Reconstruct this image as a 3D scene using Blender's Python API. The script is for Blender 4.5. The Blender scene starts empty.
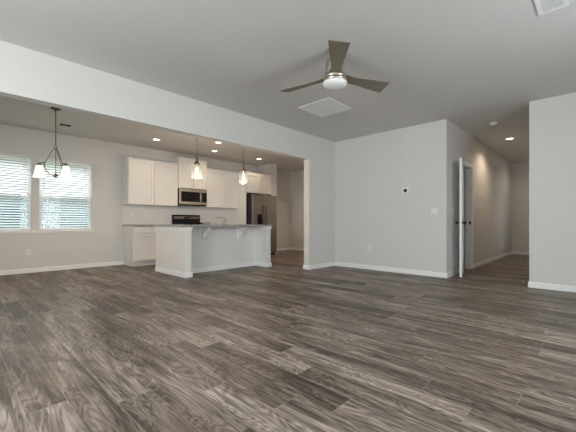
import bpy, bmesh, math, random
from mathutils import Vector, Matrix
random.seed(7)
S = bpy.context.scene
C = S.collection
PI = math.pi

# ------------------------------------------------------------------ camera
cd = bpy.data.cameras.new('camera'); cam = bpy.data.objects.new('camera', cd); C.objects.link(cam)
cd.sensor_width = 36.0; cd.lens = 36.0 * 324.0 / 576.0; cd.shift_y = 6.5 / 576.0; cd.clip_start = 0.02
YAW = math.atan2(310, 324)
cam.location = (0, 0, 0.957); cam.rotation_euler = (PI/2, 0, YAW)
S.camera = cam

# ------------------------------------------------------------------ view, world, big lights
S.view_settings.view_transform = 'Standard'; S.view_settings.look = 'None'
S.view_settings.exposure = 0.32; S.view_settings.gamma = 1.0
S.view_settings.use_curve_mapping = False
S.cycles.use_denoising = True; S.cycles.use_adaptive_sampling = False
S.cycles.max_bounces = 10; S.cycles.diffuse_bounces = 6; S.cycles.transparent_max_bounces = 24
S.cycles.use_light_tree = False; S.cycles.sample_clamp_indirect = 2.5; S.cycles.caustics_reflective = False; S.cycles.caustics_refractive = False
W = bpy.data.worlds.new('sky'); S.world = W; W.use_nodes = True
wn = W.node_tree.nodes; bg = wn['Background']
bg.inputs['Color'].default_value = (0.91, 0.96, 1.0, 1)
_t = W.node_tree; _tc = _t.nodes.new('ShaderNodeTexCoord'); _sx = _t.nodes.new('ShaderNodeSeparateXYZ'); _mr = _t.nodes.new('ShaderNodeMapRange')
_mr.inputs['From Min'].default_value = 0.05; _mr.inputs['From Max'].default_value = 0.8     # overcast: brighter towards the zenith
_mr.inputs['To Min'].default_value = 2.0; _mr.inputs['To Max'].default_value = 4.0
_t.links.new(_tc.outputs['Generated'], _sx.inputs[0]); _t.links.new(_sx.outputs[2], _mr.inputs['Value']); _t.links.new(_mr.outputs[0], bg.inputs['Strength'])

sl = bpy.data.lights.new('sun', 'SUN'); sl.energy = 4.8; sl.angle = math.radians(20); sl.color = (1.0, 0.98, 0.95)
so = bpy.data.objects.new('sun', sl); C.objects.link(so)      # hazy high sun added on the kitchen window side to backlight the blinds
so.rotation_euler = Vector((0.5, -0.06, -0.866)).to_track_quat('-Z', 'Y').to_euler()

def daylight(name, loc, rot, sx, sy, power, col=(0.965, 0.985, 1.0)):
    l = bpy.data.lights.new(name, 'AREA'); l.shape = 'RECTANGLE'; l.size = sx; l.size_y = sy
    l.energy = power; l.color = col
    o = bpy.data.objects.new(name, l); C.objects.link(o); o.location = loc; o.rotation_euler = rot
    return o
YN, XR = -2.0, 1.6            # near wall and right wall (behind / beside the camera)
NEAR_WINDOWS = [(-3.0, -1.5), (-1.2, -0.3)]
RIGHT_WINDOWS = [(-1.3, 0.3), (2.0, 3.5)]
HALL_WINDOW = (10.1, 10.5)
def portal(loc, rot, sx, sy):           # guides sky sampling through a real window, adds no light of its own
    o = daylight('portal', loc, rot, sx, sy, 1); o.data.cycles.is_portal = True
for a, b in ((0.18, 1.09), (1.20, 2.11)): portal((-7.98, (a+b)/2, 1.5125), (PI/2, 0, -PI/2), b-a, 1.43)
for a, b in NEAR_WINDOWS: portal(((a+b)/2, YN-0.155, 1.40), (PI/2, 0, 0), b-a, 1.7)
for a, b in RIGHT_WINDOWS: portal((XR+0.155, (a+b)/2, 1.40), (PI/2, 0, PI/2), b-a, 1.7)
portal((-0.735+0.155, sum(HALL_WINDOW)/2, 1.40), (PI/2, 0, PI/2), 0.4, 1.7)
for (a, b), pw in zip(NEAR_WINDOWS, (100, 34)):     # daylight just outside each real window, pointing into the room
    daylight('daylight', ((a+b)/2, YN-0.20, 1.40), (PI/2, 0, 0), b-a, 1.7, pw)
for (a, b), pw in zip(RIGHT_WINDOWS, (22, 60)):
    daylight('daylight', (XR+0.20, (a+b)/2, 1.40), (PI/2, 0, PI/2), b-a, 1.7, pw)

# ------------------------------------------------------------------ materials
def principled(name, col, rough=0.5, metal=0.0, spec=0.5, emis=None, estr=0.0):
    m = bpy.data.materials.new(name); m.use_nodes = True
    b = m.node_tree.nodes['Principled BSDF']
    b.inputs['Base Color'].default_value = (*col, 1); b.inputs['Roughness'].default_value = rough
    b.inputs['Metallic'].default_value = metal; b.inputs['Specular IOR Level'].default_value = spec
    if emis:
        m.cycles.emission_sampling = 'NONE'      # the lamp inside does the lighting
        b.inputs['Emission Color'].default_value = (*emis, 1); b.inputs['Emission Strength'].default_value = estr
    return m
class NT:
    def __init__(s, m): s.t = m.node_tree; s.b = s.t.nodes.get('Principled BSDF')
    def n(s, typ, **kw):
        x = s.t.nodes.new(typ)
        for k, v in kw.items(): setattr(x, k, v)
        return x
    def l(s, a, b): s.t.links.new(a, b)
    def math(s, op, a, b=None, c=None):
        x = s.n('ShaderNodeMath', operation=op)
        for i, v in enumerate((a, b, c)):
            if v is None: continue
            if isinstance(v, (int, float)): x.inputs[i].default_value = v
            else: s.l(v, x.inputs[i])
        return x.outputs[0]
    def mix(s, f, a, b, blend='MIX'):
        x = s.n('ShaderNodeMix', data_type='RGBA', blend_type=blend)
        for i, v in ((0, f), (6, a), (7, b)):
            if isinstance(v, (int, float)): x.inputs[i].default_value = v
            elif isinstance(v, tuple): x.inputs[i].default_value = (*v, 1)
            else: s.l(v, x.inputs[i])
        return x.outputs[2]
    def ramp(s, f, stops):
        x = s.n('ShaderNodeValToRGB'); e = x.color_ramp.elements
        while len(e) < len(stops): e.new(0.5)
        for el, (p, c) in zip(e, stops):
            el.position = p; el.color = (*c, 1) if isinstance(c, tuple) else (c, c, c, 1)
        s.l(f, x.inputs[0]); return x.outputs[0]
def painted(name, col, rough, bump=0.02, scale=260):
    m = principled(name, col, rough, spec=0.3); t = NT(m)
    g = t.n('ShaderNodeNewGeometry')
    nz = t.n('ShaderNodeTexNoise'); nz.inputs['Scale'].default_value = scale; nz.inputs['Detail'].default_value = 2
    t.l(g.outputs['Position'], nz.inputs['Vector'])
    bp = t.n('ShaderNodeBump'); bp.inputs['Strength'].default_value = bump; bp.inputs['Distance'].default_value = 0.002
    t.l(nz.outputs[0], bp.inputs['Height']); t.l(bp.outputs[0], t.b.inputs['Normal'])
    return m
M = {}
M['wall'] = painted('greige_wall_paint', (0.70, 0.685, 0.662), 0.75, 0.06)
M['ceiling'] = painted('flat_ceiling_paint', (0.66, 0.65, 0.635), 0.9, 0.10, 180)
M['trim'] = painted('white_trim_paint', (0.90, 0.895, 0.885), 0.35, 0.01)
M['cabinet'] = painted('white_cabinet_paint', (0.82, 0.80, 0.775), 0.38, 0.01)
M['plastic'] = painted('white_plastic', (0.80, 0.80, 0.79), 0.35, 0.0)
M['grey_plastic'] = painted('grey_plastic', (0.25, 0.25, 0.25), 0.5, 0.0)
M['black'] = painted('black_enamel', (0.012, 0.012, 0.013), 0.18, 0.0)
M['black_glass'] = principled('black_glass', (0.006, 0.006, 0.007), 0.06, spec=0.6)
M['black_iron'] = painted('black_cast_iron', (0.02, 0.02, 0.02), 0.6, 0.1)
M['bronze'] = principled('dark_bronze', (0.05, 0.042, 0.036), 0.35, 0.9)
M['lamp_metal'] = principled('aged_brown_nickel', (0.17, 0.14, 0.105), 0.4, 0.85)
M['tap_metal'] = principled('brushed_tap_metal', (0.27, 0.25, 0.225), 0.4, 0.8)
M['nickel'] = principled('brushed_nickel', (0.52, 0.48, 0.42), 0.32, 1.0)
M['chrome'] = principled('chrome', (0.75, 0.75, 0.75), 0.12, 1.0)
M['void_shade'] = principled('duct_shade', (0.10, 0.10, 0.10), 0.9)  # dark sheet painting the shade of the duct behind the louvers
M['blade'] = principled('taupe_fan_blade', (0.225, 0.193, 0.148), 0.42, 0.25)
M['rubber'] = principled('rubber', (0.03, 0.03, 0.03), 0.7)
M['vent'] = painted('white_vent_enamel', (0.80, 0.81, 0.81), 0.4, 0.0)
M['vent_grey'] = painted('grey_vent_backing', (0.78, 0.79, 0.79), 0.7, 0.0)
M['shaded_brown_vent'] = painted('shade_darkened_vent_enamel', (0.07, 0.055, 0.045), 0.5, 0.0)  # brown-grey register, its colour darkened for the shade on its louvers
def steel():
    m = principled('brushed_stainless_steel', (0.33, 0.315, 0.30), 0.34, 1.0); t = NT(m)
    tc = t.n('ShaderNodeTexCoord'); mp = t.n('ShaderNodeMapping'); mp.inputs['Scale'].default_value = (3, 3, 220)
    nz = t.n('ShaderNodeTexNoise'); nz.inputs['Scale'].default_value = 4; nz.inputs['Detail'].default_value = 3
    t.l(tc.outputs['Object'], mp.inputs[0]); t.l(mp.outputs[0], nz.inputs['Vector'])
    r = t.math('MULTIPLY_ADD', nz.outputs[0], 0.14, 0.24); t.l(r, t.b.inputs['Roughness'])
    return m
M['steel'] = steel()
M['lit_steel'] = principled('lit_stainless_steel', (0.60, 0.56, 0.51), 0.38, 0.9)  # stainless lightened and warmed for the highlights on the microwave
def stone():
    m = principled('speckled_granite', (0.3, 0.28, 0.25), 0.18); t = NT(m)
    g = t.n('ShaderNodeNewGeometry')
    v = t.n('ShaderNodeTexNoise'); v.inputs['Scale'].default_value = 55; v.inputs['Detail'].default_value = 5; v.inputs['Roughness'].default_value = 0.7
    t.l(g.outputs['Position'], v.inputs['Vector'])
    c = t.ramp(v.outputs[0], [(0.32, (0.08, 0.07, 0.06)), (0.46, (0.31, 0.295, 0.275)), (0.6, (0.47, 0.46, 0.44)), (0.72, (0.16, 0.145, 0.13))])
    t.l(c, t.b.inputs['Base Color']); return m
M['stone'] = stone()
def tile():
    m = principled('white_subway_tile', (0.8, 0.79, 0.78), 0.15); t = NT(m)
    g = t.n('ShaderNodeNewGeometry'); sp = t.n('ShaderNodeSeparateXYZ'); cb = t.n('ShaderNodeCombineXYZ')
    t.l(g.outputs['Position'], sp.inputs[0]); t.l(sp.outputs[1], cb.inputs[0]); t.l(sp.outputs[2], cb.inputs[1])
    b = t.n('ShaderNodeTexBrick'); b.inputs['Scale'].default_value = 1.0
    b.inputs['Color1'].default_value = (0.80, 0.79, 0.775, 1); b.inputs['Color2'].default_value = (0.77, 0.765, 0.755, 1)
    b.inputs['Mortar'].default_value = (0.66, 0.655, 0.645, 1); b.inputs['Mortar Size'].default_value = 0.0025
    b.inputs['Brick Width'].default_value = 0.152; b.inputs['Row Height'].default_value = 0.076
    t.l(cb.outputs[0], b.inputs['Vector']); t.l(b.outputs[0], t.b.inputs['Base Color'])
    return m
M['tile'] = tile()
def thin_glass(name, tint, ior=1.45, haze=0.0):
    m = bpy.data.materials.new(name); m.use_nodes = True; t = NT(m); nt = m.node_tree; nt.nodes.remove(t.b)
    out = nt.nodes['Material Output']
    tr = t.n('ShaderNodeBsdfTransparent'); tr.inputs[0].default_value = (*tint, 1)
    gl = t.n('ShaderNodeBsdfGlossy'); gl.inputs['Roughness'].default_value = 0.03
    lw = t.n('ShaderNodeLayerWeight'); lw.inputs['Blend'].default_value = 0.5
    fr = t.math('MULTIPLY_ADD', t.math('POWER', lw.outputs['Facing'], 4.0), 0.7, (ior-1)**2/(ior+1)**2)
    mx = t.n('ShaderNodeMixShader'); t.l(fr, mx.inputs[0]); t.l(tr.outputs[0], mx.inputs[1]); t.l(gl.outputs[0], mx.inputs[2])
    last = mx
    if haze:
        df = t.n('ShaderNodeBsdfDiffuse'); df.inputs[0].default_value = (0.8, 0.8, 0.8, 1)
        m2 = t.n('ShaderNodeMixShader'); m2.inputs[0].default_value = haze
        t.l(mx.outputs[0], m2.inputs[1]); t.l(df.outputs[0], m2.inputs[2]); last = m2
    t.l(last.outputs[0], out.inputs[0]); return m
M['glass'] = thin_glass('window_glass', (0.96, 0.985, 0.985))
M['shade_glass'] = thin_glass('clear_lamp_glass', (0.985, 0.985, 0.98), 1.35, 0.05)
def screen():
    m = bpy.data.materials.new('grey_insect_screen'); m.use_nodes = True; t = NT(m); nt = m.node_tree; nt.nodes.remove(t.b)
    tr = t.n('ShaderNodeBsdfTransparent'); tr.inputs[0].default_value = (0.74, 0.79, 0.81, 1)
    t.l(tr.outputs[0], nt.nodes['Material Output'].inputs[0]); return m
M['screen'] = screen()
def slat():
    m = bpy.data.materials.new('white_blind_slat'); m.use_nodes = True; t = NT(m); nt = m.node_tree; nt.nodes.remove(t.b)
    d = t.n('ShaderNodeBsdfDiffuse'); d.inputs[0].default_value = (0.90, 0.90, 0.89, 1)
    tl = t.n('ShaderNodeBsdfTranslucent'); tl.inputs[0].default_value = (0.95, 0.95, 0.93, 1)
    mx = t.n('ShaderNodeMixShader'); mx.inputs[0].default_value = 0.55
    t.l(d.outputs[0], mx.inputs[1]); t.l(tl.outputs[0], mx.inputs[2]); t.l(mx.outputs[0], nt.nodes['Material Output'].inputs[0]); return m
M['slat'] = slat()
M['lens'] = principled('glowing_downlight_lens', (0.9, 0.85, 0.75), 0.5, emis=(1.0, 0.86, 0.66), estr=5.0)
M['bulb'] = principled('glowing_bulb', (1, 0.9, 0.75), 0.3, emis=(1.0, 0.84, 0.58), estr=3.8)
M['frost'] = principled('frosted_white_lamp_glass', (0.88, 0.86, 0.82), 0.35, emis=(1.0, 0.86, 0.66), estr=0.85)
M['dome'] = principled('frosted_fan_dome', (0.86, 0.87, 0.87), 0.25)
def floor_mat():
    m = principled('dark_plank_laminate', (0.2, 0.17, 0.15), 0.35, spec=0.22); t = NT(m)
    PW, PL = 0.178, 1.22
    g = t.n('ShaderNodeNewGeometry'); sp = t.n('ShaderNodeSeparateXYZ'); t.l(g.outputs['Position'], sp.inputs[0])
    X, Y = sp.outputs[0], sp.outputs[1]
    row = t.math('FLOOR', t.math('DIVIDE', t.math('ADD', Y, 20.03), PW))
    w1 = t.n('ShaderNodeTexWhiteNoise', noise_dimensions='1D'); t.l(row, w1.inputs['W'])
    xs = t.math('ADD', t.math('DIVIDE', X, PL), t.math('ADD', t.math('MULTIPLY', w1.outputs[0], 5.0), 40.0))
    col = t.math('FLOOR', xs)
    cb = t.n('ShaderNodeCombineXYZ'); t.l(row, cb.inputs[0]); t.l(col, cb.inputs[1])
    w2 = t.n('ShaderNodeTexWhiteNoise', noise_dimensions='2D'); t.l(cb.outputs[0], w2.inputs['Vector'])
    rnd = w2.outputs[0]; rcol = t.n('ShaderNodeSeparateColor'); t.l(w2.outputs[1], rcol.inputs[0])
    # grain coordinates, shifted plank by plank
    gx = t.math('ADD', X, t.math('MULTIPLY', rcol.outputs[0], 37.0)); gy = t.math('ADD', Y, t.math('MULTIPLY', rcol.outputs[1], 19.0))
    def vec(sx, sy):
        c = t.n('ShaderNodeCombineXYZ'); t.l(t.math('MULTIPLY', gx, sx), c.inputs[0]); t.l(t.math('MULTIPLY', gy, sy), c.inputs[1])
        t.l(t.math('MULTIPLY', rnd, 50.0), c.inputs[2]); return c.outputs[0]
    def noise(v, sc, det, rough=0.55, dist=0.0):
        n = t.n('ShaderNodeTexNoise'); n.inputs['Scale'].default_value = sc; n.inputs['Detail'].default_value = det
        n.inputs['Roughness'].default_value = rough; n.inputs['Distortion'].default_value = dist; t.l(v, n.inputs['Vector']); return n.outputs[0]
    broad = noise(vec(1.2, 9.0), 1.0, 5, 0.6, 0.7)
    fine = noise(vec(3.5, 70.0), 1.0, 4, 0.65, 0.5)
    # cathedral figure: contour lines of a stretched noise
    fig = noise(vec(0.9, 5.0), 1.3, 2, 0.5, 0.8)
    rings = t.math('PINGPONG', t.math('MULTIPLY', fig, 19.0), 0.5)
    ringd = t.math('MULTIPLY', rings, 2.0)
    base = t.ramp(t.math('ADD', t.math('MULTIPLY', rnd, 0.20), t.math('MULTIPLY', broad, 0.80)),
                  [(0.30, (0.062, 0.046, 0.037)), (0.43, (0.136, 0.106, 0.086)), (0.54, (0.212, 0.170, 0.140)), (0.68, (0.35, 0.29, 0.245))])
    grain = t.ramp(t.math('ADD', t.math('MULTIPLY', fine, 0.79), t.math('MULTIPLY', ringd, 0.21)),
                   [(0.30, 0.30), (0.44, 0.78), (0.56, 1.12), (0.70, 1.65)])
    c = t.mix(1.0, base, grain, 'MULTIPLY')
    knot = t.ramp(noise(vec(2.6, 9.0), 1.0, 2, 0.5, 1.2), [(0.62, 0.0), (0.74, 1.0)])
    c = t.mix(t.math('MULTIPLY', knot, 0.55), c, (0.045, 0.037, 0.032))
    streak = t.ramp(noise(vec(1.3, 26.0), 1.0, 3, 0.6, 0.5), [(0.55, 0.0), (0.66, 1.0)])
    c = t.mix(t.math('MULTIPLY', streak, 0.72), c, (0.05, 0.041, 0.036))
    # seams: pale exposed laminate edge, with the micro-bevel's highlight painted in
    fy = t.math('FRACT', t.math('DIVIDE', t.math('ADD', Y, 20.03), PW)); fx = t.math('FRACT', xs)
    ey = t.math('MULTIPLY', t.math('MINIMUM', fy, t.math('SUBTRACT', 1.0, fy)), PW)
    ex = t.math('MULTIPLY', t.math('MINIMUM', fx, t.math('SUBTRACT', 1.0, fx)), PL)
    e = t.math('MINIMUM', ex, ey)
    seam = t.math('LESS_THAN', e, 0.0016)
    c = t.mix(t.math('MULTIPLY', seam, 0.65), c, (0.30, 0.265, 0.235))
    t.l(c, t.b.inputs['Base Color'])
    t.l(t.math('MULTIPLY_ADD', fine, 0.22, 0.30), t.b.inputs['Roughness'])
    bp = t.n('ShaderNodeBump'); bp.inputs['Strength'].default_value = 0.12; bp.inputs['Distance'].default_value = 0.002
    t.l(fine, bp.inputs['Height']); t.l(bp.outputs[0], t.b.inputs['Normal'])
    return m
M['floor'] = floor_mat()
M['siding'] = painted('pale_house_siding', (0.215, 0.25, 0.265), 0.8, 0.0)
M['roofing'] = painted('grey_roof_shingle', (0.24, 0.26, 0.28), 0.9, 0.0)
M['dark_glass'] = principled('dark_house_glass', (0.05, 0.075, 0.09), 0.3)
def ground():
    m = principled('grass_ground', (0.16, 0.2, 0.1), 0.95); t = NT(m)
    n = t.n('ShaderNodeTexNoise'); n.inputs['Scale'].default_value = 3; g = t.n('ShaderNodeNewGeometry'); t.l(g.outputs['Position'], n.inputs['Vector'])
    t.l(t.ramp(n.outputs[0], [(0.3, (0.20, 0.25, 0.15)), (0.7, (0.38, 0.40, 0.30))]), t.b.inputs['Base Color']); return m
M['ground'] = ground()

# ------------------------------------------------------------------ mesh helpers (all coordinates in world metres)
def BM(): return bmesh.new()
def box(bm, x0, x1, y0, y1, z0, z1, bev=0.0):
    vs = [bm.verts.new((x, y, z)) for x in (x0, x1) for y in (y0, y1) for z in (z0, z1)]
    fs = []
    for q in ((0,1,3,2), (4,6,7,5), (0,4,5,1), (2,3,7,6), (0,2,6,4), (1,5,7,3)): fs.append(bm.faces.new([vs[i] for i in q]))
    if bev:
        es = list({e for f in fs for e in f.edges})
        bmesh.ops.bevel(bm, geom=es, offset=bev, segments=2, affect='EDGES', profile=0.6)
    return bm
def lathe(bm, cx, cy, prof, seg=32, axis='z', cap=True):
    """prof: (radius, height) along the axis; axis z about (cx, cy), heights absolute."""
    rings = []
    for r, hgt in prof:
        ring = []
        for i in range(seg):
            a = 2*PI*i/seg
            ring.append(bm.verts.new((cx + r*math.cos(a), cy + r*math.sin(a), hgt)))
        rings.append(ring)
    for a, b in zip(rings, rings[1:]):
        for i in range(seg):
            f = bm.faces.new((a[i], a[(i+1) % seg], b[(i+1) % seg], b[i])); f.smooth = True
    if cap:
        for ring in (rings[0], rings[-1]):
            bm.faces.new(ring)
    return bm
def lathe_dir(bm, origin, direction, prof, seg=24):
    """prof: (radius, distance) along direction from origin."""
    tmp = bmesh.new(); lathe(tmp, 0, 0, prof, seg)
    q = Vector((0, 0, 1)).rotation_difference(Vector(direction).normalized())
    tmp.transform(Matrix.Translation(origin) @ q.to_matrix().to_4x4())
    me = bpy.data.meshes.new('t'); tmp.to_mesh(me); bm.from_mesh(me); bpy.data.meshes.remove(me); tmp.free()
    return bm
def tube(bm, pts, r, seg=10):
    pts = [Vector(p) for p in pts]; rings = []
    up = None
    for i, p in enumerate(pts):
        d = ((pts[min(i+1, len(pts)-1)] - p).normalized() + (p - pts[max(i-1, 0)]).normalized()).normalized()
        if up is None:
            up = Vector((0, 0, 1)) if abs(d.z) < 0.9 else Vector((1, 0, 0))
        a = d.cross(up).normalized(); b = a.cross(d).normalized(); up = b
        rad = r[i] if isinstance(r, (list, tuple)) else r
        rings.append([bm.verts.new(p + rad*(math.cos(2*PI*k/seg)*a + math.sin(2*PI*k/seg)*b)) for k in range(seg)])
    for a, b in zip(rings, rings[1:]):
        for i in range(seg):
            f = bm.faces.new((a[i], a[(i+1) % seg], b[(i+1) % seg], b[i])); f.smooth = True
    bm.faces.new(rings[0]); bm.faces.new(rings[-1])
    return bm
def curve_pts(pts, n=8):
    """Catmull-Rom through the points."""
    P = [Vector(p) for p in pts]; P = [2*P[0]-P[1]] + P + [2*P[-1]-P[-2]]; out = []
    for i in range(1, len(P)-2):
        for k in range(n):
            t = k/n
            out.append(0.5*((2*P[i]) + (P[i+1]-P[i-1])*t + (2*P[i-1]-5*P[i]+4*P[i+1]-P[i+2])*t*t + (3*P[i]-P[i-1]-3*P[i+1]+P[i+2])*t**3))
    out.append(P[-2]); return out
def prism(bm, outline, axis, a0, a1):
    """extrude a 2-D outline; axis 'y': outline is (x, z); 'x': (y, z); 'z': (x, y)."""
    def v(p, a):
        return {'y': (p[0], a, p[1]), 'x': (a, p[0], p[1]), 'z': (p[0], p[1], a)}[axis]
    A = [bm.verts.new(v(p, a0)) for p in outline]; B = [bm.verts.new(v(p, a1)) for p in outline]
    bm.faces.new(A); bm.faces.new(B); n = len(A)
    for i in range(n): bm.faces.new((A[i], A[(i+1) % n], B[(i+1) % n], B[i]))
    return bm
def spin(bm, center, axis, ang):
    bmesh.ops.rotate(bm, cent=center, matrix=Matrix.Rotation(ang, 3, axis), verts=bm.verts); return bm

def root_loc(p):
    v = Vector((0, 0, 0))
    while p: v += p.location; p = p.parent
    return v
def obj(name, bm, mat, parent=None, label=None):
    bmesh.ops.recalc_face_normals(bm, faces=bm.faces)
    xs = [v.co for v in bm.verts]
    lo = Vector([min(c[i] for c in xs) for i in range(3)]); hi = Vector([max(c[i] for c in xs) for i in range(3)])
    o0 = Vector(((lo.x+hi.x)/2, (lo.y+hi.y)/2, lo.z))
    bm.transform(Matrix.Translation(-o0))
    me = bpy.data.meshes.new(name); bm.to_mesh(me); bm.free()
    me.materials.append(M[mat])
    o = bpy.data.objects.new(name, me); C.objects.link(o)
    if parent: o.parent = parent
    o.location = o0 - root_loc(parent) if parent else o0
    if label: o['label'] = label
    return o
def thing(name, label, cat, loc, group=None):
    o = bpy.data.objects.new(name, None); C.objects.link(o); o.location = loc; o.empty_display_size = 0.05
    o['label'] = label; o['category'] = cat
    if group: o['group'] = group
    return o
def tag(o, label, cat, group=None):
    o['label'] = label; o['category'] = cat
    if group: o['group'] = group
    return o
def struct(name, bm, mat):
    o = obj(name, bm, mat); o['kind'] = 'structure'; return o
def copy_tree(o, parent=None):
    c = o.copy(); C.objects.link(c); c.parent = parent
    for ch in list(o.children): copy_tree(ch, c)
    return c

# ------------------------------------------------------------------ the setting
H = 2.743
XL0, XL1 = -4.37, -4.23       # wall with the wide opening
XK = -7.82                    # kitchen outer wall, inner face
YB = 5.93                     # back wall face
XH = -1.89; XHR = -0.735; YE = 11.8
YK = 8.25
def wall_y(bm, y0, y1, x0, x1, z0=0.0, z1=H): return box(bm, x0, x1, y0, y1, z0, z1)
struct('floor', box(BM(), XK-0.15, XR+0.15, YN-0.15, YE+0.12, -0.15, 0.0), 'floor')
struct('ceiling', box(BM(), XK-0.15, XR+0.15, YN-0.15, YE+0.12, H, H+0.15), 'ceiling')
b = BM()                                            # header over the opening and the solid end, one wall
box(b, XL0, XL1, YN, 5.04, 2.24, H); box(b, XL0, XL1, 5.04, YE, 0, H)
struct('wall_left', b, 'wall')
struct('wall_back', box(BM(), XL1, XH, YB, YB+0.12, 0, H), 'wall')
struct('wall_back_right', box(BM(), XHR, XR+0.15, YB, YB+0.12, 0, H), 'wall')
DY0, DY1, DZ = 6.73, 7.48, 2.095                     # hall doorway
b = BM(); box(b, XH-0.12, XH, YB+0.12, DY0, 0, H); box(b, XH-0.12, XH, DY1, YE, 0, H); box(b, XH-0.12, XH, DY0, DY1, DZ, H)
struct('wall_hall', b, 'wall')
struct('wall_hall_end', box(BM(), XL1, XHR+0.12, YE, YE+0.12, 0, H), 'wall')
struct('wall_kitchen_end', box(BM(), XK-0.15, XL0, YK, YK+0.12, 0, H), 'wall')
struct('wall_refrigerator_side', box(BM(), XK, -7.15, 6.74, 6.97, 0, H), 'wall')
def holed_wall(name, axis, w0, w1, a0, a1, holes):
    """wall slab w0..w1 thick, running a0..a1, with holes (h0, h1, z0, z1) in order."""
    bm = BM()
    def seg(p, q, z0, z1):
        if axis == 'y': box(bm, w0, w1, p, q, z0, z1)
        else: box(bm, p, q, w0, w1, z0, z1)
    p = a0
    for h0, h1, z0, z1 in holes:
        seg(p, h0, 0, H); seg(h0, h1, 0, z0); seg(h0, h1, z1, H); p = h1
    seg(p, a1, 0, H)
    return struct(name, bm, 'wall')
KW = [(0.18, 1.09), (1.20, 2.11)]; KZ0, KZ1 = 0.80, 2.225
holed_wall('wall_kitchen', 'y', XK-0.15, XK, YN-0.15, YK, [(a, c, KZ0, KZ1) for a, c in KW])
holed_wall('wall_near', 'x', YN-0.15, YN, XK, XR+0.15, [(a, c, 0.55, 2.25) for a, c in NEAR_WINDOWS])
holed_wall('wall_hall_right', 'y', XHR, XHR+0.15, YB+0.12, YE, [(*HALL_WINDOW, 0.55, 2.25)])
holed_wall('wall_right', 'y', XR, XR+0.15, YN, YB, [(a, c, 0.55, 2.25) for a, c in RIGHT_WINDOWS])

# baseboards
BH, BT = 0.085, 0.014
def base_x(bm, x, y0, y1, side):      # board on a wall plane x, on the +x or -x side
    x1 = x + side*BT
    prism(bm, [(x, 0), (x1, 0), (x1, BH-0.012), (x + side*0.006, BH), (x, BH)], 'y', y0, y1)
def base_y(bm, y, x0, x1, side):
    y1 = y + side*BT
    prism(bm, [(y, 0), (y1, 0), (y1, BH-0.012), (y + side*0.006, BH), (y, BH)], 'x', x0, x1)
b = BM(); base_x(b, XL1, 5.04-BT, YB, 1); base_y(b, 5.04, XL0, XL1, -1); base_x(b, XL0, 5.04-BT, 5.93, -1); struct('baseboard_left', b, 'trim')
b = BM(); base_y(b, YB, XL1+BT, XH+BT, -1); struct('baseboard_back', b, 'trim')
b = BM(); base_x(b, XH, YB, DY0-0.06, 1); base_x(b, XH, DY1+0.06, YE, 1); struct('baseboard_hall', b, 'trim')
b = BM(); base_y(b, YE, XH+BT, XHR-BT, -1); base_x(b, XHR, YB-BT, YE, -1); struct('baseboard_hall_end', b, 'trim')
b = BM(); base_y(b, YB, XHR, XR, -1); struct('baseboard_back_right', b, 'trim')
b = BM(); base_x(b, XK, YN, 2.763, 1); struct('baseboard_kitchen', b, 'trim')
b = BM(); base_x(b, XK, 6.97, YK, 1); base_y(b, YK, XK+BT, XL0, -1); base_y(b, 6.97, XK+BT, -7.15, 1); base_x(b, -7.15, 6.74, 6.97+BT, 1); struct('baseboard_kitchen_end', b, 'trim')
b = BM(); base_y(b, YN, XK+BT, XR, 1); struct('baseboard_near', b, 'trim')
b = BM(); base_x(b, XR, YN+BT, YB-BT, -1); struct('baseboard_right', b, 'trim')

# windows: frame, two sashes, glass, insect screen
def window(name, axis, inner, out, a0, a1, z0, z1, with_screen):
    """opening a0..a1 along the wall; 'inner' is the wall's room face, 'out' = -1/+1 the outside direction."""
    def bx(bm, d0, d1, p, q, za, zb):
        u0, u1 = sorted((inner + out*d0, inner + out*d1))
        if axis == 'y': box(bm, u0, u1, p, q, za, zb)
        else: box(bm, p, q, u0, u1, za, zb)
    def ring(bm, d0, d1, p, q, za, zb, w):
        bx(bm, d0, d1, p, p+w, za, zb); bx(bm, d0, d1, q-w, q, za, zb); bx(bm, d0, d1, p+w, q-w, za, za+w); bx(bm, d0, d1, p+w, q-w, zb-w, zb)
    b = BM(); ring(b, 0.075, 0.145, a0, a1, z0, z1, 0.024)
    root = struct(name, b, 'trim')
    zm = z0 + (z1-z0)*0.50
    for (d, za, zb) in ((0.082, z0+0.024, zm+0.02), (0.112, zm-0.02, z1-0.024)):
        b = BM(); ring(b, d, d+0.028, a0+0.024, a1-0.024, za, zb, 0.034); s = obj('sash', b, 'trim', root)
        b = BM(); bx(b, d+0.012, d+0.016, a0+0.058, a1-0.058, za+0.034, zb-0.034); obj('pane', b, 'glass', s)
    if with_screen:
        b = BM(); bx(b, 0.1405, 0.1415, a0+0.024, a1-0.024, z0+0.024, zm); obj('insect_screen', b, 'screen', root)
    return root
for k, (a, c) in enumerate(KW): window('window_%d' % (k+1), 'y', XK, -1, a, c, KZ0, KZ1, True)
for k, (a, c) in enumerate(NEAR_WINDOWS): window('window_%d' % (k+3), 'x', YN, -1, a, c, 0.55, 2.25, False)
for k, (a, c) in enumerate(RIGHT_WINDOWS): window('window_%d' % (k+5), 'y', XR, 1, a, c, 0.55, 2.25, False)
window('window_7', 'y', XHR, 1, *HALL_WINDOW, 0.55, 2.25, False)
b = BM(); box(b, XK-0.07, XK+0.035, 0.14, 2.15, KZ0-0.025, KZ0+0.002, 0.004); box(b, XK, XK+0.014, 0.17, 2.12, KZ0-0.045, KZ0-0.025)
struct('trim_1', b, 'trim')                         # stool and apron below the two kitchen windows

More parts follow.
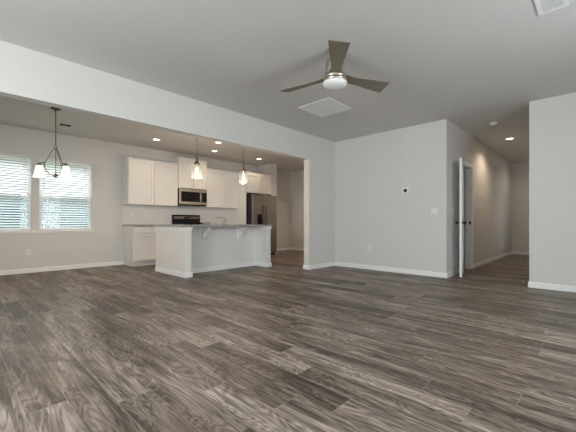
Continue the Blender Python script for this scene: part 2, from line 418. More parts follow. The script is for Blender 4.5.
# hall doorway: jamb lining and casing
b = BM()
box(b, XH-0.12, XH, DY0, DY0+0.018, 0, DZ); box(b, XH-0.12, XH, DY1-0.018, DY1, 0, DZ); box(b, XH-0.12, XH, DY0+0.018, DY1-0.018, DZ-0.018, DZ)
for s in (XH, XH-0.12-0.016):
    box(b, s, s+0.016, DY0-0.057, DY0, 0, DZ+0.057); box(b, s, s+0.016, DY1, DY1+0.057, 0, DZ+0.057); box(b, s, s+0.016, DY0, DY1, DZ, DZ+0.057)
box(b, XH-0.075, XH-0.06, DY1-0.03, DY1-0.018, 0, DZ-0.018)
tr2 = struct('trim_2', b, 'trim')
b = BM(); box(b, XH-0.045, XH-0.012, DY1-0.0205, DY1-0.018, 0.915, 0.985); obj('strike_plate', b, 'bronze', tr2)

# ------------------------------------------------------------------ outside the kitchen windows
struct('ground', box(BM(), -40, XK-0.16, -25, 30, -0.45, -0.30), 'ground')
nh = thing('neighbor_house', 'pale neighbouring house seen through the kitchen window blinds', 'house', (-14, 1.5, -0.30))
b = BM(); box(b, -18, -12, -9.0, 9, -0.30, 2.9)
obj('wall', b, 'siding', nh)
obj('roof', prism(BM(), [(-11.5, 2.85), (-15, 4.6), (-18.5, 2.85)], 'y', -9.4, 9.4), 'roofing', nh)
b = BM(); box(b, -12.01, -11.97, 0.93, 1.56, 0.84, 1.50); wf = obj('window', b, 'siding', nh)
obj('pane', box(BM(), -11.985, -11.965, 0.98, 1.51, 0.89, 1.45), 'dark_glass', wf)

# ------------------------------------------------------------------ hall door (open, folded back towards the wall)
hinge = Vector((XH+0.017, DY0+0.004, 0)); free = Vector((-1.731, 6.10, 0))
dd = (free-hinge); DW = dd.length; dd.normalize(); dn = Vector((-dd.y, dd.x, 0))
if dn.x < 0: dn = -dn
T = 0.036
def door_frame_bm(f):
    """build in local coords: u along the door, v across, z up; then place."""
    bm = BM(); f(bm)
    m = Matrix(((dd.x, dn.x, 0, hinge.x), (dd.y, dn.y, 0, hinge.y), (0, 0, 1, 0), (0, 0, 0, 1)))
    bm.transform(m); return bm
def slab(bm):
    box(bm, 0, DW, 0, T, 0.012, 2.075, 0.002)
    for v0, v1 in ((-0.006, 0.0), (T, T+0.006)):
        for z0, z1 in ((0.22, 0.86), (1.04, 1.90)):
            w = 0.02
            box(bm, 0.11, DW-0.11, v0, v1, z0, z0+w); box(bm, 0.11, DW-0.11, v0, v1, z1-w, z1)
            box(bm, 0.11, 0.11+w, v0, v1, z0+w, z1-w); box(bm, DW-0.11-w, DW-0.11, v0, v1, z0+w, z1-w)
dr = struct('door_1', door_frame_bm(slab), 'trim')
for s in (-1, 1):
    def knob(bm):
        v = 0 if s < 0 else T
        lathe_dir(bm, (DW-0.06, v, 0.955), (0, s, 0), [(0.030, 0), (0.030, 0.006), (0.014, 0.010), (0.010, 0.030), (0.020, 0.036), (0.027, 0.048), (0.025, 0.060), (0.012, 0.066)])
    obj('door_knob', door_frame_bm(knob), 'bronze', dr, 'dark bronze knob')
for z in (0.20, 1.02, 1.84):
    def hg(bm): box(bm, -0.014, 0.0, 0.002, T-0.002, z, z+0.09); lathe(bm, -0.012, -0.002, [(0.006, z-0.003), (0.006, z+0.093)], 10)
    obj('hinge', door_frame_bm(hg), 'bronze', dr)

# ------------------------------------------------------------------ window blinds
def blind(a0, a1, label):
    x = XK - 0.030
    t = thing('window_blind', label, 'blind', (x, (a0+a1)/2, KZ0), 'blinds in the kitchen windows')
    p, q = a0+0.004, a1-0.004
    b = BM(); box(b, x-0.03, x+0.03, p, q, KZ1-0.035, KZ1-0.002); obj('headrail', b, 'plastic', t)
    b = BM(); n = 28; z = KZ1-0.05; gap = (KZ1-0.05-KZ0-0.045)/n; tilt = math.radians(-32)
    for i in range(n):
        zc = z - i*gap; w = 0.0245; th = 0.0015
        dx, dz = w*math.cos(tilt), w*math.sin(tilt)
        R = [[b.verts.new((xx, yy, zz)) for yy in (p, q)] for xx, zz in ((x-dx, zc+dz), (x, zc+0.003), (x+dx, zc-dz))]
        for u, v in zip(R, R[1:]): b.faces.new((u[0], u[1], v[1], v[0])).smooth = True
    obj('slats', b, 'slat', t)
    b = BM(); box(b, x-0.025, x+0.025, p, q, KZ0+0.012, KZ0+0.034, 0.003); obj('bottom_rail', b, 'plastic', t)
    b = BM()
    for y in (p+0.13, (p+q)/2, q-0.13):
        for d in (-0.024, 0.024): tube(b, [(x+d, y, KZ0+0.03), (x+d, y, KZ1-0.05)], 0.0012, 5)
    obj('ladder_cord', b, 'plastic', t)
    b = BM(); tube(b, [(x+0.034, p+0.075, KZ1-0.03), (x+0.036, p+0.075, KZ1-0.62)], 0.0045, 8); obj('tilt_wand', b, 'grey_plastic', t)
blind(*KW[0], 'white slatted blind in the left kitchen window, cut off by the photo edge')
blind(*KW[1], 'white slatted blind in the window right of the chandelier')

# ------------------------------------------------------------------ kitchen cabinets
def shaker(bm, xf, y0, y1, z0, z1, s=0.058, t=0.03):
    """frame-and-panel door facing +x, back on plane xf"""
    box(bm, xf, xf+t, y0, y0+s, z0, z1); box(bm, xf, xf+t, y1-s, y1, z0, z1)
    box(bm, xf, xf+t, y0+s, y1-s, z0, z0+s); box(bm, xf, xf+t, y0+s, y1-s, z1-s, z1)
    box(bm, xf, xf+t*0.4, y0+s, y1-s, z0+s, z1-s)
def upper(label, y0, y1, z0, z1, depth, ndoors):
    t = thing('upper_cabinet', label, 'cabinet', (XK+depth/2, (y0+y1)/2, z0), 'upper kitchen cabinets')
    xf = XK + depth
    b = BM(); box(b, XK+0.001, xf, y0, y1, z0, z1-0.03); obj('body', b, 'cabinet', t)
    b = BM(); prism(b, [(XK+0.001, z1-0.03), (xf+0.022, z1-0.03), (xf+0.036, z1), (XK+0.001, z1)], 'y', y0-0.008 if False else y0, y1); obj('top_trim', b, 'cabinet', t)
    w = (y1-y0)/ndoors
    for k in range(ndoors):
        b = BM(); shaker(b, xf, y0+k*w+0.006, y0+(k+1)*w-0.006, z0+0.01, z1-0.04); obj('door', b, 'cabinet', t)
    return t
upper('white two-door wall cabinet nearest the window, left of the microwave', 2.72, 3.885, 1.36, 2.40, 0.325, 2)
upper('short white wall cabinet mounted above the microwave, taller than its neighbours', 3.895, 4.685, 1.81, 2.575, 0.36, 2)
upper('white two-door wall cabinet between microwave and refrigerator panel', 4.695, 5.735, 1.36, 2.40, 0.325, 2)
upper('deep white wall cabinet directly above the refrigerator', 5.775, 6.735, 1.80, 2.40, 0.66, 2)
tag(obj('end_panel', box(BM(), XK+0.001, -7.14, 5.738, 5.772, 0.0, 2.40), 'cabinet'), 'tall white cabinet end panel on the left side of the refrigerator', 'panel')

def base_cab(label, y0, y1, n, cat='cabinet', x0=XK+0.001, x1=-7.21):
    t = thing('base_cabinet', label, cat, ((x0+x1)/2, (y0+y1)/2, 0), 'kitchen base cabinets')
    b = BM(); box(b, x0, x1-0.036, y0, y1, 0.10, 0.876); box(b, x0, x1-0.07, y0+0.018, y1, 0, 0.10); box(b, x0, x1-0.036, y0, y0+0.018, 0, 0.10); obj('body', b, 'cabinet', t)
    w = (y1-y0)/n
    for k in range(n):
        p, q = y0+k*w+0.012, y0+(k+1)*w-0.012
        b = BM(); box(b, x1-0.036, x1, p, q, 0.722, 0.862, 0.003); obj('drawer', b, 'cabinet', t)
        b = BM(); shaker(b, x1-0.036, p, q, 0.115, 0.692, 0.058, 0.036); obj('door', b, 'cabinet', t)
    return t
base_cab('white base cabinet at the left end of the kitchen wall, under the backsplash outlets', 2.745, 3.885, 2)
base_cab('white base cabinet between the range and the refrigerator panel', 4.675, 5.735, 2)
tag(obj('countertop', box(BM(), XK+0.001, -7.17, 2.72, 3.888, 0.876, 0.914, 0.004), 'stone'), 'grey speckled countertop left of the range, reaching towards the window', 'countertop', 'kitchen countertops')
tag(obj('countertop', box(BM(), XK+0.001, -7.17, 4.672, 5.736, 0.876, 0.914, 0.004), 'stone'), 'grey speckled countertop between the range and the refrigerator', 'countertop', 'kitchen countertops')
struct('backsplash', box(BM(), XK, XK+0.010, 2.725, 5.737, 0.914, 1.36), 'tile')
# low cabinet on the kitchen side of the wall end, only its edge peeps out
t = thing('base_cabinet', 'white base cabinet just peeping out behind the right edge of the wide opening', 'cabinet', (-4.7, 6.8, 0), 'kitchen base cabinets')
b = BM(); box(b, -5.00, XL0-0.001, 5.95, 7.9, 0.10, 0.876); box(b, -4.93, XL0-0.001, 5.95, 7.9, 0, 0.10); obj('body', b, 'cabinet', t)
for k in range(3):
    b = BM(); box(b, -5.02, -5.00, 5.96+k*0.645, 6.59+k*0.645, 0.115, 0.862, 0.003); obj('door', b, 'cabinet', t)
tag(obj('countertop', box(BM(), -5.05, XL0-0.001, 5.93, 7.92, 0.876, 0.914, 0.004), 'stone'), 'grey countertop on the low cabinet behind the right edge of the opening', 'countertop', 'kitchen countertops')

# microwave
t = thing('microwave', 'stainless and black microwave mounted over the range', 'microwave', (-7.6, 4.29, 1.385))
y0, y1, z0, z1 = 3.905, 4.675, 1.385, 1.805; xf = XK+0.36
obj('body', box(BM(), XK+0.012, xf, y0, y1, z0, z1, 0.004), 'black', t)
b = BM(); yd = y1-0.165
box(b, xf, xf+0.035, y0, y0+0.045, z0+0.03, z1-0.01); box(b, xf, xf+0.035, yd-0.03, yd, z0+0.03, z1-0.01); box(b, xf, xf+0.035, y0+0.045, yd-0.03, z1-0.075, z1-0.01); box(b, xf, xf+0.035, y0+0.045, yd-0.03, z0+0.03, z0+0.095)
dm = obj('door', b, 'lit_steel', t)
obj('door_window', box(BM(), xf, xf+0.028, y0+0.045, yd-0.03, z0+0.095, z1-0.075), 'black_glass', dm)
b = BM(); tube(b, [(xf+0.035, yd-0.015, z0+0.07), (xf+0.065, yd-0.015, z0+0.08), (xf+0.065, yd-0.015, z1-0.06), (xf+0.035, yd-0.015, z1-0.05)], 0.008, 8); obj('handle', b, 'chrome', dm)
b = BM(); box(b, xf, xf+0.035, yd+0.004, y1, z0+0.03, z0+0.095); box(b, xf, xf+0.035, yd+0.004, y1, z1-0.075, z1-0.01); box(b, xf, xf+0.012, yd+0.004, y1, z0+0.095, z1-0.075); cp = obj('control_panel', b, 'lit_steel', t)
obj('keypad', box(BM(), xf+0.012, xf+0.032, yd+0.004, y1, z0+0.095, z1-0.075), 'black_glass', cp)
b = BM()
for k in range(4): box(b, xf, xf+0.02, y0+0.01, y1-0.01, z0+0.002+k*0.007, z0+0.006+k*0.007)
obj('vent_grille', b, 'black', t)

# range
t = thing('kitchen_range', 'black and stainless gas range between the base cabinets', 'range', (-7.5, 4.28, 0))
y0, y1 = 3.893, 4.667; xf = -7.19
b = BM(); box(b, XK+0.012, xf, y0, y1, 0.02, 0.905)
for yy in (y0+0.04, y1-0.04):
    for xx in (XK+0.06, xf-0.05): lathe(b, xx, yy, [(0.018, 0), (0.018, 0.025)], 12)
obj('body', b, 'black', t)
b = BM(); box(b, XK+0.012, xf+0.02, y0, y1, 0.905, 0.920, 0.003); ct = obj('cooktop', b, 'black_glass', t)
for xx in (-7.62, -7.36):
    for yy in (y0+0.20, y1-0.20):
        b = BM(); lathe(b, xx, yy, [(0.05, 0.92), (0.05, 0.93), (0.035, 0.934), (0.035, 0.942)], 20); obj('burner', b, 'black_iron', ct)
for yy in (y0+0.195, y1-0.195):
    b = BM()
    for d in (-0.16, 0, 0.16): box(b, -7.71, -7.25, yy+d-0.006, yy+d+0.006, 0.945, 0.957)
    for xx in (-7.71, -7.49, -7.262): box(b, xx, xx+0.012, yy-0.166, yy+0.166, 0.945, 0.957)
    for xx in (-7.71, -7.262):
        for d in (-0.16, 0.16): box(b, xx, xx+0.012, yy+d-0.006, yy+d+0.006, 0.92, 0.945)
    obj('grate', b, 'black_iron', t)
b = BM(); prism(b, [(XK+0.012, 0.92), (XK+0.085, 0.92), (XK+0.065, 1.155), (XK+0.012, 1.155)], 'y', y0, y1); bgd = obj('backguard', b, 'black', t)
b = BM(); prism(b, [(XK+0.0735, 1.055), (XK+0.0815, 1.055), (XK+0.076, 1.115), (XK+0.068, 1.115)], 'y', y0+0.03, y1-0.03); obj('control_strip', b, 'steel', bgd, 'stainless control strip')
b = BM(); box(b, XK+0.078, XK+0.086, 4.2, 4.36, 1.065, 1.10); obj('clock_display', b, 'black_glass', bgd)
b = BM(); box(b, xf, xf+0.03, y0+0.004, y1-0.004, 0.22, 0.78, 0.004); od = obj('oven_door', b, 'steel', t)
obj('oven_window', box(BM(), xf+0.029, xf+0.032, y0+0.12, y1-0.12, 0.34, 0.64), 'black_glass', od)
b = BM(); tube(b, [(xf+0.03, y0+0.07, 0.735), (xf+0.07, y0+0.07, 0.735), (xf+0.07, y1-0.07, 0.735), (xf+0.03, y1-0.07, 0.735)], 0.011, 10); obj('handle', b, 'chrome', od)
b = BM(); box(b, xf, xf+0.03, y0+0.004, y1-0.004, 0.795, 0.90, 0.004); kp = obj('knob_panel', b, 'steel', t)
for k in range(5):
    b = BM(); lathe_dir(b, (xf+0.03, y0+0.11+k*(y1-y0-0.22)/4, 0.848), (1, 0, 0), [(0.024, 0), (0.022, 0.028), (0.016, 0.032)], 18); obj('knob', b, 'black', kp)
b = BM(); box(b, xf, xf+0.028, y0+0.004, y1-0.004, 0.05, 0.205, 0.004); obj('drawer', b, 'steel', t)

# refrigerator (side by side)
t = thing('refrigerator', 'stainless side-by-side refrigerator with a water dispenser in its left door', 'refrigerator', (-7.3, 6.24, 0))
y0, y1 = 5.80, 6.70; xb = -6.95; xd = -6.87; ym = 6.19
b = BM(); box(b, XK+0.03, xb, y0, y1, 0.02, 1.735)
for yy in (y0+0.06, y1-0.06):
    for xx in (XK+0.1, xb-0.06): lathe(b, xx, yy, [(0.02, 0), (0.02, 0.025)], 12)
obj('body', b, 'black', t)
b = BM(); p, q = 5.945, 6.125
box(b, xb+0.006, xd, y0, p, 0.06, 1.74); box(b, xb+0.006, xd, q, ym-0.004, 0.06, 1.74); box(b, xb+0.006, xd, p, q, 0.06, 0.85); box(b, xb+0.006, xd, p, q, 1.19, 1.74); box(b, xb+0.006, xb+0.02, p, q, 0.85, 1.19)
fd = obj('freezer_door', b, 'steel', t)
b = BM(); box(b, xb+0.02, xd+0.004, p, p+0.012, 0.85, 1.19); box(b, xb+0.02, xd+0.004, q-0.012, q, 0.85, 1.19); box(b, xb+0.02, xd+0.004, p+0.012, q-0.012, 1.09, 1.19); box(b, xb+0.02, xd+0.004, p+0.012, q-0.012, 0.85, 0.865); box(b, xb+0.02, xb+0.026, p+0.012, q-0.012, 0.865, 1.09)
obj('dispenser', b, 'black', fd, 'black water dispenser')
b = BM(); box(b, xb+0.006, xd, ym+0.004, y1, 0.06, 1.74, 0.006); rd = obj('refrigerator_door', b, 'steel', t)
for yy, par in ((ym-0.045, fd), (ym+0.045, rd)):
    b = BM(); tube(b, curve_pts([(xd, yy, 0.50), (xd+0.045, yy, 0.54), (xd+0.05, yy, 1.0), (xd+0.045, yy, 1.38), (xd, yy, 1.42)], 5), 0.012, 8); obj('handle', b, 'black', par, 'dark upright door handle')
b = BM(); box(b, xb, xb+0.03, y0+0.01, y1-0.01, 0.012, 0.052); obj('kick_grille', b, 'black', t)

# ------------------------------------------------------------------ island
IX0, IX1 = -6.32, -5.15; IY0, IY1 = 2.82, 4.835; PT = 0.115; IXP = -5.52
t = thing('kitchen_island', 'white breakfast bar island with panelled ends and scroll corbels', 'island', (-5.7, 3.8, 0))
b = BM(); box(b, IX0+0.06, IXP, IY0+PT, IY1-PT, 0.10, 0.876); box(b, IX0+0.13, IXP, IY0+PT, IY1-PT, 0, 0.10); obj('body', b, 'cabinet', t)
for ya, yb in ((IY0, IY0+PT), (IY1-PT, IY1)):
    b = BM(); box(b, IX0, IX1, ya, yb, 0, 0.876, 0.002); ep = obj('end_wall', b, 'cabinet', t)
    b = BM()
    for off, za, zb in ((0.016, 0, 0.075), (0.009, 0.075, 0.088)): box(b, IX0-0.0, IX1+off, ya-off, yb+off, za, zb)
    obj('base_moulding', b, 'trim', ep)
    b = BM()
    for off, za, zb in ((0.008, 0.81, 0.826), (0.016, 0.845, 0.876), (0.012, 0.826, 0.845)): box(b, IX0, IX1+off, ya-off, yb+off, za, zb)
    obj('cap_moulding', b, 'trim', ep)
b = BM(); base_x(b, IXP, IY0+PT+0.017, IY1-PT-0.017, 1); obj('base_moulding', b, 'trim', t)
def corbel_bm(y):
    b = BM(); x0 = IXP; zt = 0.876
    prof = [(x0, zt), (x0+0.235, zt), (x0+0.235, zt-0.035)]
    for k in range(9):                      # upper scroll
        a = -PI/2*0 + k*PI/8; prof.append((x0+0.205+0.03*math.cos(a)*1.0, zt-0.035-0.032*math.sin(a)))
    for k in range(1, 9):                   # hollow
        a = k*PI/2/8; prof.append((x0+0.175-0.085*math.sin(a), zt-0.035-0.012-0.10*(1-math.cos(a))))
    for k in range(9):                      # lower scroll
        a = PI/2 - k*PI*1.05/8; prof.append((x0+0.055+0.035*math.cos(a), zt-0.185+0.035*math.sin(a)))
    prof += [(x0+0.02, zt-0.255), (x0, zt-0.265)]
    prism(b, prof, 'y', y-0.035, y+0.035); box(b, x0, x0+0.012, y-0.045, y+0.045, zt-0.275, zt); box(b, x0, x0+0.245, y-0.045, y+0.045, zt-0.012, zt)
    return b
for y in (3.38, 4.26): obj('corbel', corbel_bm(y), 'trim', t)
w = (IY1-IY0-2*PT)/4
for k in range(4):
    p, q = IY0+PT+k*w+0.006, IY0+PT+(k+1)*w-0.006
    b = BM(); shaker(b, -(IX0+0.06), p, q, 0.115, 0.862)       # kitchen-side doors face -x
    bmesh.ops.scale(b, vec=(-1, 1, 1), verts=b.verts); obj('door', b, 'cabinet', t)
tag(obj('island_countertop', box(BM(), IX0-0.03, IX1+0.035, IY0-0.04, IY1+0.04, 0.876, 0.914, 0.005), 'stone'), 'grey speckled countertop lying on the white island', 'countertop')
fx, fy = -5.92, 4.17
t = thing('kitchen_faucet', 'brushed metal faucet standing on the island countertop', 'faucet', (fx, fy, 0.914))
b = BM(); lathe(b, fx, fy, [(0.028, 0.914), (0.028, 0.922), (0.019, 0.93), (0.017, 1.0)], 20); obj('base', b, 'tap_metal', t)
b = BM(); dv = Vector((-0.60, -0.80, 0))
tube(b, curve_pts([(fx, fy, 0.99), (fx, fy, 1.045), tuple(Vector((fx, fy, 1.068))+dv*0.025), tuple(Vector((fx, fy, 1.072))+dv*0.09), tuple(Vector((fx, fy, 1.06))+dv*0.17), tuple(Vector((fx, fy, 1.035))+dv*0.18)], 6), 0.012, 10); obj('spout', b, 'tap_metal', t)
b = BM(); tube(b, [(fx, fy, 0.985), (fx+0.03, fy+0.03, 0.995), (fx+0.06, fy+0.05, 1.03)], 0.006, 8); obj('lever', b, 'tap_metal', t)

# ------------------------------------------------------------------ recessed lights
def lamp_light(name, parent, loc, power, col, kind='POINT', size=0.05, blend=0.6, ang=130):
    l = bpy.data.lights.new(name, kind); l.energy = power; l.color = col; l.shadow_soft_size = size
    if kind == 'SPOT': l.spot_size = math.radians(ang); l.spot_blend = blend
    o = bpy.data.objects.new(name, l); C.objects.link(o); o.parent = parent; o.location = Vector(loc) - root_loc(parent)
    return o
WARM = (1.0, 0.78, 0.57)
def downlight(x, y, label, power):
    t = thing('recessed_light', label, 'ceiling light', (x, y, H), 'recessed ceiling lights')
    b = BM(); lathe(b, x, y, [(0.088, H), (0.088, H-0.004), (0.082, H-0.007), (0.064, H-0.005), (0.060, H-0.0015)], 32, cap=False); obj('trim_ring', b, 'plastic', t)
    b = BM(); lathe(b, x, y, [(0.062, H-0.001), (0.062, H-0.003), (0.04, H-0.0045)], 32); obj('lens', b, 'lens', t, 'glowing warm lens')
    lamp_light('lamp', t, (x, y, H-0.03), power, WARM, 'SPOT', 0.05, 0.7, 150)
    return t
downlight(-6.87, 3.08, 'recessed ceiling light in front of the cabinets nearest the window', 8.5)
downlight(-6.12, 4.15, 'recessed ceiling light right beside the beam, nearest the left pendant', 8.5)
downlight(-6.92, 4.58, 'recessed ceiling light over the floor before the range, lower of the close pair', 8.5)
downlight(-6.89, 6.02, 'recessed ceiling light in front of the refrigerator cabinet', 8.5)
downlight(-1.36, 8.25, 'recessed ceiling light in the hallway ceiling', 30)
downlight(-1.16, 10.9, 'added unseen recessed light at the far end of the hallway, hidden by the right wall corner', 9)  # unseen downlight added to warm and brighten the hall end
downlight(-5.6, 7.3, 'added unseen recessed light in the passage beyond the refrigerator, behind the wall end', 52)  # unseen downlight added to lift the dim alcove walls

# ------------------------------------------------------------------ pendants over the island
def pendant(x, y, zb, label):
    t = thing('pendant_lamp', label, 'pendant light', (x, y, H), 'pendant lamps above the island')
    b = BM(); lathe(b, x, y, [(0.06, H), (0.06, H-0.012), (0.045, H-0.025), (0.008, H-0.03)], 28); obj('canopy', b, 'lamp_metal', t)
    zt = zb + 0.262
    b = BM(); tube(b, [(x, y, H-0.025), (x, y, zt+0.12)], 0.0055, 8); obj('rod', b, 'lamp_metal', t)
    b = BM(); lathe(b, x, y, [(0.007, zt+0.13), (0.018, zt+0.115), (0.020, zt+0.07), (0.012, zt+0.06), (0.028, zt+0.05), (0.040, zt+0.02), (0.055, zt+0.006), (0.055, zt-0.004), (0.022, zt-0.006), (0.020, zt-0.05)], 28); obj('socket_cap', b, 'lamp_metal', t)
    b = BM(); prof = [(0.052, zt), (0.070, zt-0.02), (0.084, zt-0.06), (0.094, zt-0.15), (0.098, zb)]
    lathe(b, x, y, prof, 36, cap=False); obj('glass_shade', b, 'shade_glass', t, 'clear glass cylinder shade')
    b = BM(); lathe(b, x, y, [(0.013, zt-0.05), (0.016, zt-0.075), (0.021, zt-0.13), (0.021, zt-0.17), (0.015, zt-0.21), (0.006, zt-0.228)], 20); obj('bulb', b, 'bulb', t, 'glowing tubular bulb')
    lamp_light('lamp', t, (x, y, zb-0.02), 12, WARM, 'POINT', 0.05)
pendant(-5.45, 3.22, 1.795, 'clear glass pendant lamp above the island, nearer the microwave')
pendant(-5.45, 4.32, 1.790, 'clear glass pendant lamp above the island, nearer the refrigerator')

# ------------------------------------------------------------------ chandelier
cx, cy = -6.115, 1.148
t = thing('chandelier', 'bronze three-arm chandelier with white glass bell shades before the windows', 'chandelier', (cx, cy, H))
b = BM(); lathe(b, cx, cy, [(0.07, H), (0.07, H-0.01), (0.05, H-0.025), (0.012, H-0.035), (0.010, H-0.06)], 28); obj('canopy', b, 'lamp_metal', t)
b = BM(); tube(b, [(cx, cy, H-0.05), (cx, cy, 2.16)], 0.0055, 8)
for k in range(9): lathe(b, cx, cy, [(0.007, 2.70-k*0.062), (0.0095, 2.69-k*0.062), (0.007, 2.68-k*0.062)], 8)
obj('rod', b, 'lamp_metal', t)
b = BM(); tube(b, [(cx + 0.024*math.cos(a)*0.7225, cy + 0.024*math.cos(a)*0.6914, 2.135 + 0.026*math.sin(a)) for a in [k*2*PI/16 for k in range(17)]], 0.005, 8); obj('loop', b, 'lamp_metal', t)
b = BM(); tube(b, [(cx, cy, 2.11), (cx, cy, 1.70)], 0.0055, 8); lathe(b, cx, cy, [(0.006, 1.72), (0.02, 1.71), (0.036, 1.69), (0.036, 1.675), (0.018, 1.66), (0.006, 1.645)], 20); obj('hub', b, 'lamp_metal', t)
DV = Vector((cx, cy, 0)).normalized(); RV = Vector((DV.y, -DV.x, 0))
for ang in (-90, 38, 148):
    a = math.radians(ang); u = RV*math.sin(a) - DV*math.cos(a); o = Vector((cx, cy, 0))
    P = lambda r, z: tuple(o + u*r + Vector((0, 0, z)))
    b = BM(); tube(b, curve_pts([P(0.012, 2.115), P(0.05, 2.06), P(0.095, 1.96), P(0.130, 1.88), P(0.138, 1.83), P(0.115, 1.755), P(0.07, 1.70), P(0.02, 1.683)], 5), 0.0048, 8)
    tube(b, curve_pts([P(0.132, 1.872), P(0.16, 1.876), P(0.197, 1.868), P(0.205, 1.85)], 4), 0.006, 8)
    arm = obj('arm', b, 'lamp_metal', t)
    sx, sy, _ = P(0.205, 0)
    b = BM(); lathe(b, sx, sy, [(0.012, 1.868), (0.026, 1.855), (0.032, 1.835), (0.020, 1.83), (0.018, 1.79)], 20); obj('socket_cup', b, 'lamp_metal', arm)
    b = BM(); prof = [(0.028, 1.828), (0.044, 1.816), (0.053, 1.771), (0.063, 1.716), (0.080, 1.654)]
    lathe(b, sx, sy, prof + [(r-0.004, z) for r, z in reversed(prof)], 32, cap=False); obj('glass_shade', b, 'frost', t, 'white glowing bell shade')
    b = BM(); lathe(b, sx, sy, [(0.012, 1.79), (0.016, 1.775), (0.028, 1.74), (0.028, 1.72), (0.014, 1.698)], 18); obj('bulb', b, 'bulb', t)
    lamp_light('lamp', t, (sx, sy, 1.66), 7.0, WARM, 'POINT', 0.05)

# ------------------------------------------------------------------ ceiling fan
fx, fy = -1.983, 2.781
t = thing('ceiling_fan', 'brushed nickel ceiling fan with three taupe blades and a white dome light', 'ceiling fan', (fx, fy, H))
b = BM(); lathe(b, fx, fy, [(0.085, H), (0.085, H-0.02), (0.075, H-0.05), (0.05, H-0.06)], 36); obj('canopy', b, 'nickel', t)
b = BM(); lathe(b, fx, fy, [(0.05, H-0.055), (0.085, H-0.085), (0.098, H-0.12), (0.098, 2.515), (0.085, 2.50), (0.085, 2.49), (0.112, 2.486), (0.119, 2.474), (0.119, 2.452), (0.114, 2.450), (0.114, 2.444), (0.119, 2.442), (0.119, 2.428), (0.108, 2.415)], 40); obj('motor_housing', b, 'nickel', t)
b = BM(); lathe(b, fx, fy, [(0.110, 2.418), (0.126, 2.414), (0.127, 2.402), (0.120, 2.388), (0.098, 2.372), (0.06, 2.361), (0.02, 2.357)], 40); obj('light_dome', b, 'dome', t, 'white frosted dome light')
def blade_bm(az):
    b = BM(); r0, r1 = 0.085, 0.66; n = 12; rows = []
    for i in range(n+1):
        s = i/n; r = r0+(r1-r0)*s
        wdt = 0.064 - 0.012*math.sin(min(1, s*1.7)*PI) + 0.030*s*s
        rows.append([(r + (0.012 if sgn > 0 else -0.006)*s, sgn*wdt) for sgn in (-1, 1)])
    up = [[b.verts.new((x, y, 0.004)) for x, y in rw] for rw in rows]; dn_ = [[b.verts.new((x, y, -0.004)) for x, y in rw] for rw in rows]
    for i in range(n):
        b.faces.new((up[i][0], up[i+1][0], up[i+1][1], up[i][1])); b.faces.new((dn_[i][0], dn_[i][1], dn_[i+1][1], dn_[i+1][0]))
        for k in (0, 1): b.faces.new((up[i][k], dn_[i][k], dn_[i+1][k], up[i+1][k]))
    for i in (0, n): b.faces.new((up[i][0], up[i][1], dn_[i][1], dn_[i][0]))
    b.transform(Matrix.Translation((fx, fy, 2.478)) @ Matrix.Rotation(math.radians(az), 4, 'Z') @ Matrix.Rotation(math.radians(-12), 4, 'X'))
    return b
for az in (-51.4, 68.6, 188.6): obj('blade', blade_bm(az), 'blade', t)

# ------------------------------------------------------------------ ceiling vents and detector
def grille(name, label, cat, x0, x1, y0, y1, fw, slats, along, mat, back='void_shade', tilt=35, sw=0.012):
    t = thing(name, label, cat, ((x0+x1)/2, (y0+y1)/2, H))
    b = BM(); d = 0.010
    for q in ((x0, x1, y0, y0+fw), (x0, x1, y1-fw, y1), (x0, x0+fw, y0+fw, y1-fw), (x1-fw, x1, y0+fw, y1-fw)): box(b, *q, H-d, H)
    obj('frame', b, mat, t)
    obj('backing', box(BM(), x0+fw, x1-fw, y0+fw, y1-fw, H-0.002, H), back, t)
    b = BM(); a0, a1 = (x0+fw, x1-fw) if along == 'y' else (y0+fw, y1-fw); c0, c1 = (y0+fw, y1-fw) if along == 'y' else (x0+fw, x1-fw)
    for k in range(slats):
        m = a0+(a1-a0)*(k+0.5)/slats; cs, sn = sw/2*math.cos(math.radians(tilt)), sw/2*math.sin(math.radians(tilt)); zc = H-0.007
        o = [(m-cs, zc-sn), (m+cs, zc+sn), (m+cs, zc+sn+0.0012), (m-cs, zc-sn+0.0012)]
        prism(b, o, along, c0, c1)
    obj('louvers', b, mat, t)
    return t
grille('return_air_grille', 'square white return air grille in the ceiling behind the fan', 'vent', -3.37, -2.775, 3.745, 4.35, 0.03, 36, 'x', 'vent', 'vent_grey', 5, 0.0148)
grille('ceiling_register', 'white ceiling register at the top right edge of the photo', 'vent', -0.37, -0.17, 3.14, 3.505, 0.028, 9, 'y', 'vent', 'void_shade', 32, 0.016)
grille('ceiling_register', 'small dark ceiling register between chandelier and cabinets', 'vent', -7.10, -7.00, 1.385, 1.55, 0.014, 7, 'y', 'shaded_brown_vent', 'void_shade', 32, 0.012)
t = thing('smoke_detector', 'round white smoke detector on the hallway ceiling', 'smoke detector', (-1.35, 6.74, H))
b = BM(); lathe(b, -1.35, 6.74, [(0.068, H), (0.068, H-0.012), (0.064, H-0.016)], 32); obj('base', b, 'plastic', t)
b = BM(); lathe(b, -1.35, 6.74, [(0.058, H-0.016), (0.058, H-0.03), (0.045, H-0.042), (0.02, H-0.045)], 32); obj('cover', b, 'plastic', t)

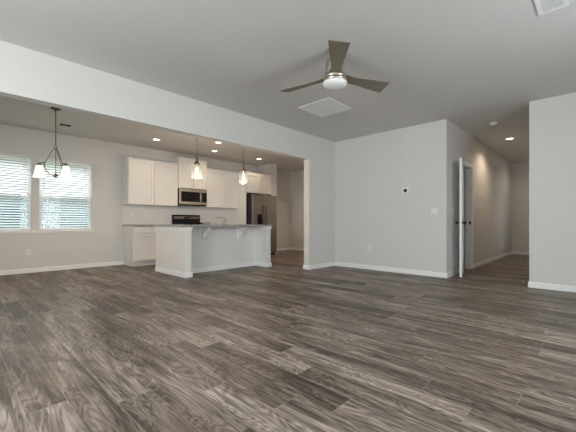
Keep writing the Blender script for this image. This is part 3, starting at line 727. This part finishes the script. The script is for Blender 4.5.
# ------------------------------------------------------------------ wall devices
def plate(name, label, cat, normal, loc, w, h, kind, n=1, group=None):
    """wall plate; normal '+x','-y'...; loc is the centre on the wall face"""
    t = thing(name, label, cat, loc, group)
    def put(f):
        bm = BM(); f(bm)            # local: u right (x), v depth (-y = out of wall), z up
        rot = {'-y': 0, '+x': PI/2}[normal]
        bm.transform(Matrix.Translation(loc) @ Matrix.Rotation(rot, 4, 'Z')); return bm
    obj('plate', put(lambda b: box(b, -w/2, w/2, -0.006, 0, -h/2, h/2, 0.002)), 'plastic', t)
    for k in range(n):
        u = (k-(n-1)/2)*0.046
        if kind == 'switch':
            obj('rocker', put(lambda b: prism(b, [(-0.006, -0.033), (-0.012, -0.033), (-0.007, 0.033), (-0.006, 0.033)], 'x', u-0.0165, u+0.0165)), 'plastic', t)
        else:
            for dz in (-0.02, 0.02):
                r = obj('socket', put(lambda b: lathe_dir(b, (u, -0.006, dz), (0, -1, 0), [(0.0165, 0), (0.0165, 0.002), (0.015, 0.0025)], 20)), 'plastic', t)
                def holes(b):
                    for du in (-0.006, 0.006): box(b, u+du-0.001, u+du+0.001, -0.0092, -0.0083, dz-0.003, dz+0.006)
                    box(b, u-0.002, u+0.002, -0.0092, -0.0083, dz-0.010, dz-0.006)
                obj('slots', put(holes), 'grey_plastic', r)
    return t
plate('light_switch', 'double white switch plate on the wall right of the thermostat', 'light switch', '-y', (-2.09, YB, 1.16), 0.116, 0.116, 'switch', 2)
plate('light_switch', 'white switch plate on the hall wall beside the open door', 'light switch', '+x', (XH, 6.27, 1.165), 0.072, 0.116, 'switch', 1)
plate('wall_outlet', 'white outlet low on the wall below the thermostat', 'outlet', '-y', (-3.38, YB, 0.435), 0.072, 0.116, 'outlet', 1)
plate('wall_outlet', 'white outlet low on the wall under the kitchen windows', 'outlet', '+x', (XK, 1.03, 0.39), 0.075, 0.12, 'outlet', 1)
plate('wall_outlet', 'white outlet low on the far hallway wall', 'outlet', '+x', (XH, 10.5, 0.395), 0.072, 0.116, 'outlet', 1)
plate('wall_outlet', 'white outlet on the end wall of the island', 'outlet', '-y', (-5.90, IY0, 0.56), 0.072, 0.116, 'outlet', 1)
plate('wall_outlet', 'white outlet on the tile backsplash, nearest the window', 'outlet', '+x', (XK+0.010, 2.93, 1.15), 0.075, 0.116, 'outlet', 1)
plate('wall_outlet', 'white outlet on the backsplash midway between window end and range', 'outlet', '+x', (XK+0.010, 3.25, 1.15), 0.072, 0.116, 'outlet', 1)
# thermostat
t = thing('thermostat', 'small white thermostat with a dark square screen on the back wall', 'thermostat', (-2.62, YB, 1.56))
obj('body', box(BM(), -2.675, -2.545, YB-0.022, YB, 1.50, 1.615, 0.006), 'plastic', t)
obj('screen', box(BM(), -2.640, -2.580, YB-0.0235, YB-0.0215, 1.53, 1.585), 'black_glass', t, 'dark display')
# door chime
t = thing('door_chime', 'white box door chime high on the hallway wall', 'door chime', (XH, 9.58, 2.34))
obj('cover', box(BM(), XH, XH+0.075, 9.45, 9.72, 2.335, 2.515, 0.006), 'plastic', t)
obj('speaker_grille', box(BM(), XH+0.074, XH+0.077, 9.54, 9.62, 2.39, 2.46), 'grey_plastic', t, 'grey grille')
# door stop on the baseboard
t = thing('door_stop', 'small metal door stop sticking out of the baseboard at the hall corner', 'door stop', (XHR-BT, 6.0, 0.05))
b = BM(); lathe_dir(b, (XHR-BT, 6.0, 0.055), (-1, 0, 0), [(0.012, 0), (0.012, 0.005), (0.005, 0.008), (0.005, 0.06)], 14); obj('rod', b, 'chrome', t)
b = BM(); lathe_dir(b, (XHR-BT-0.06, 6.0, 0.055), (-1, 0, 0), [(0.009, 0), (0.009, 0.014), (0.006, 0.018)], 14); obj('tip', b, 'plastic', t)
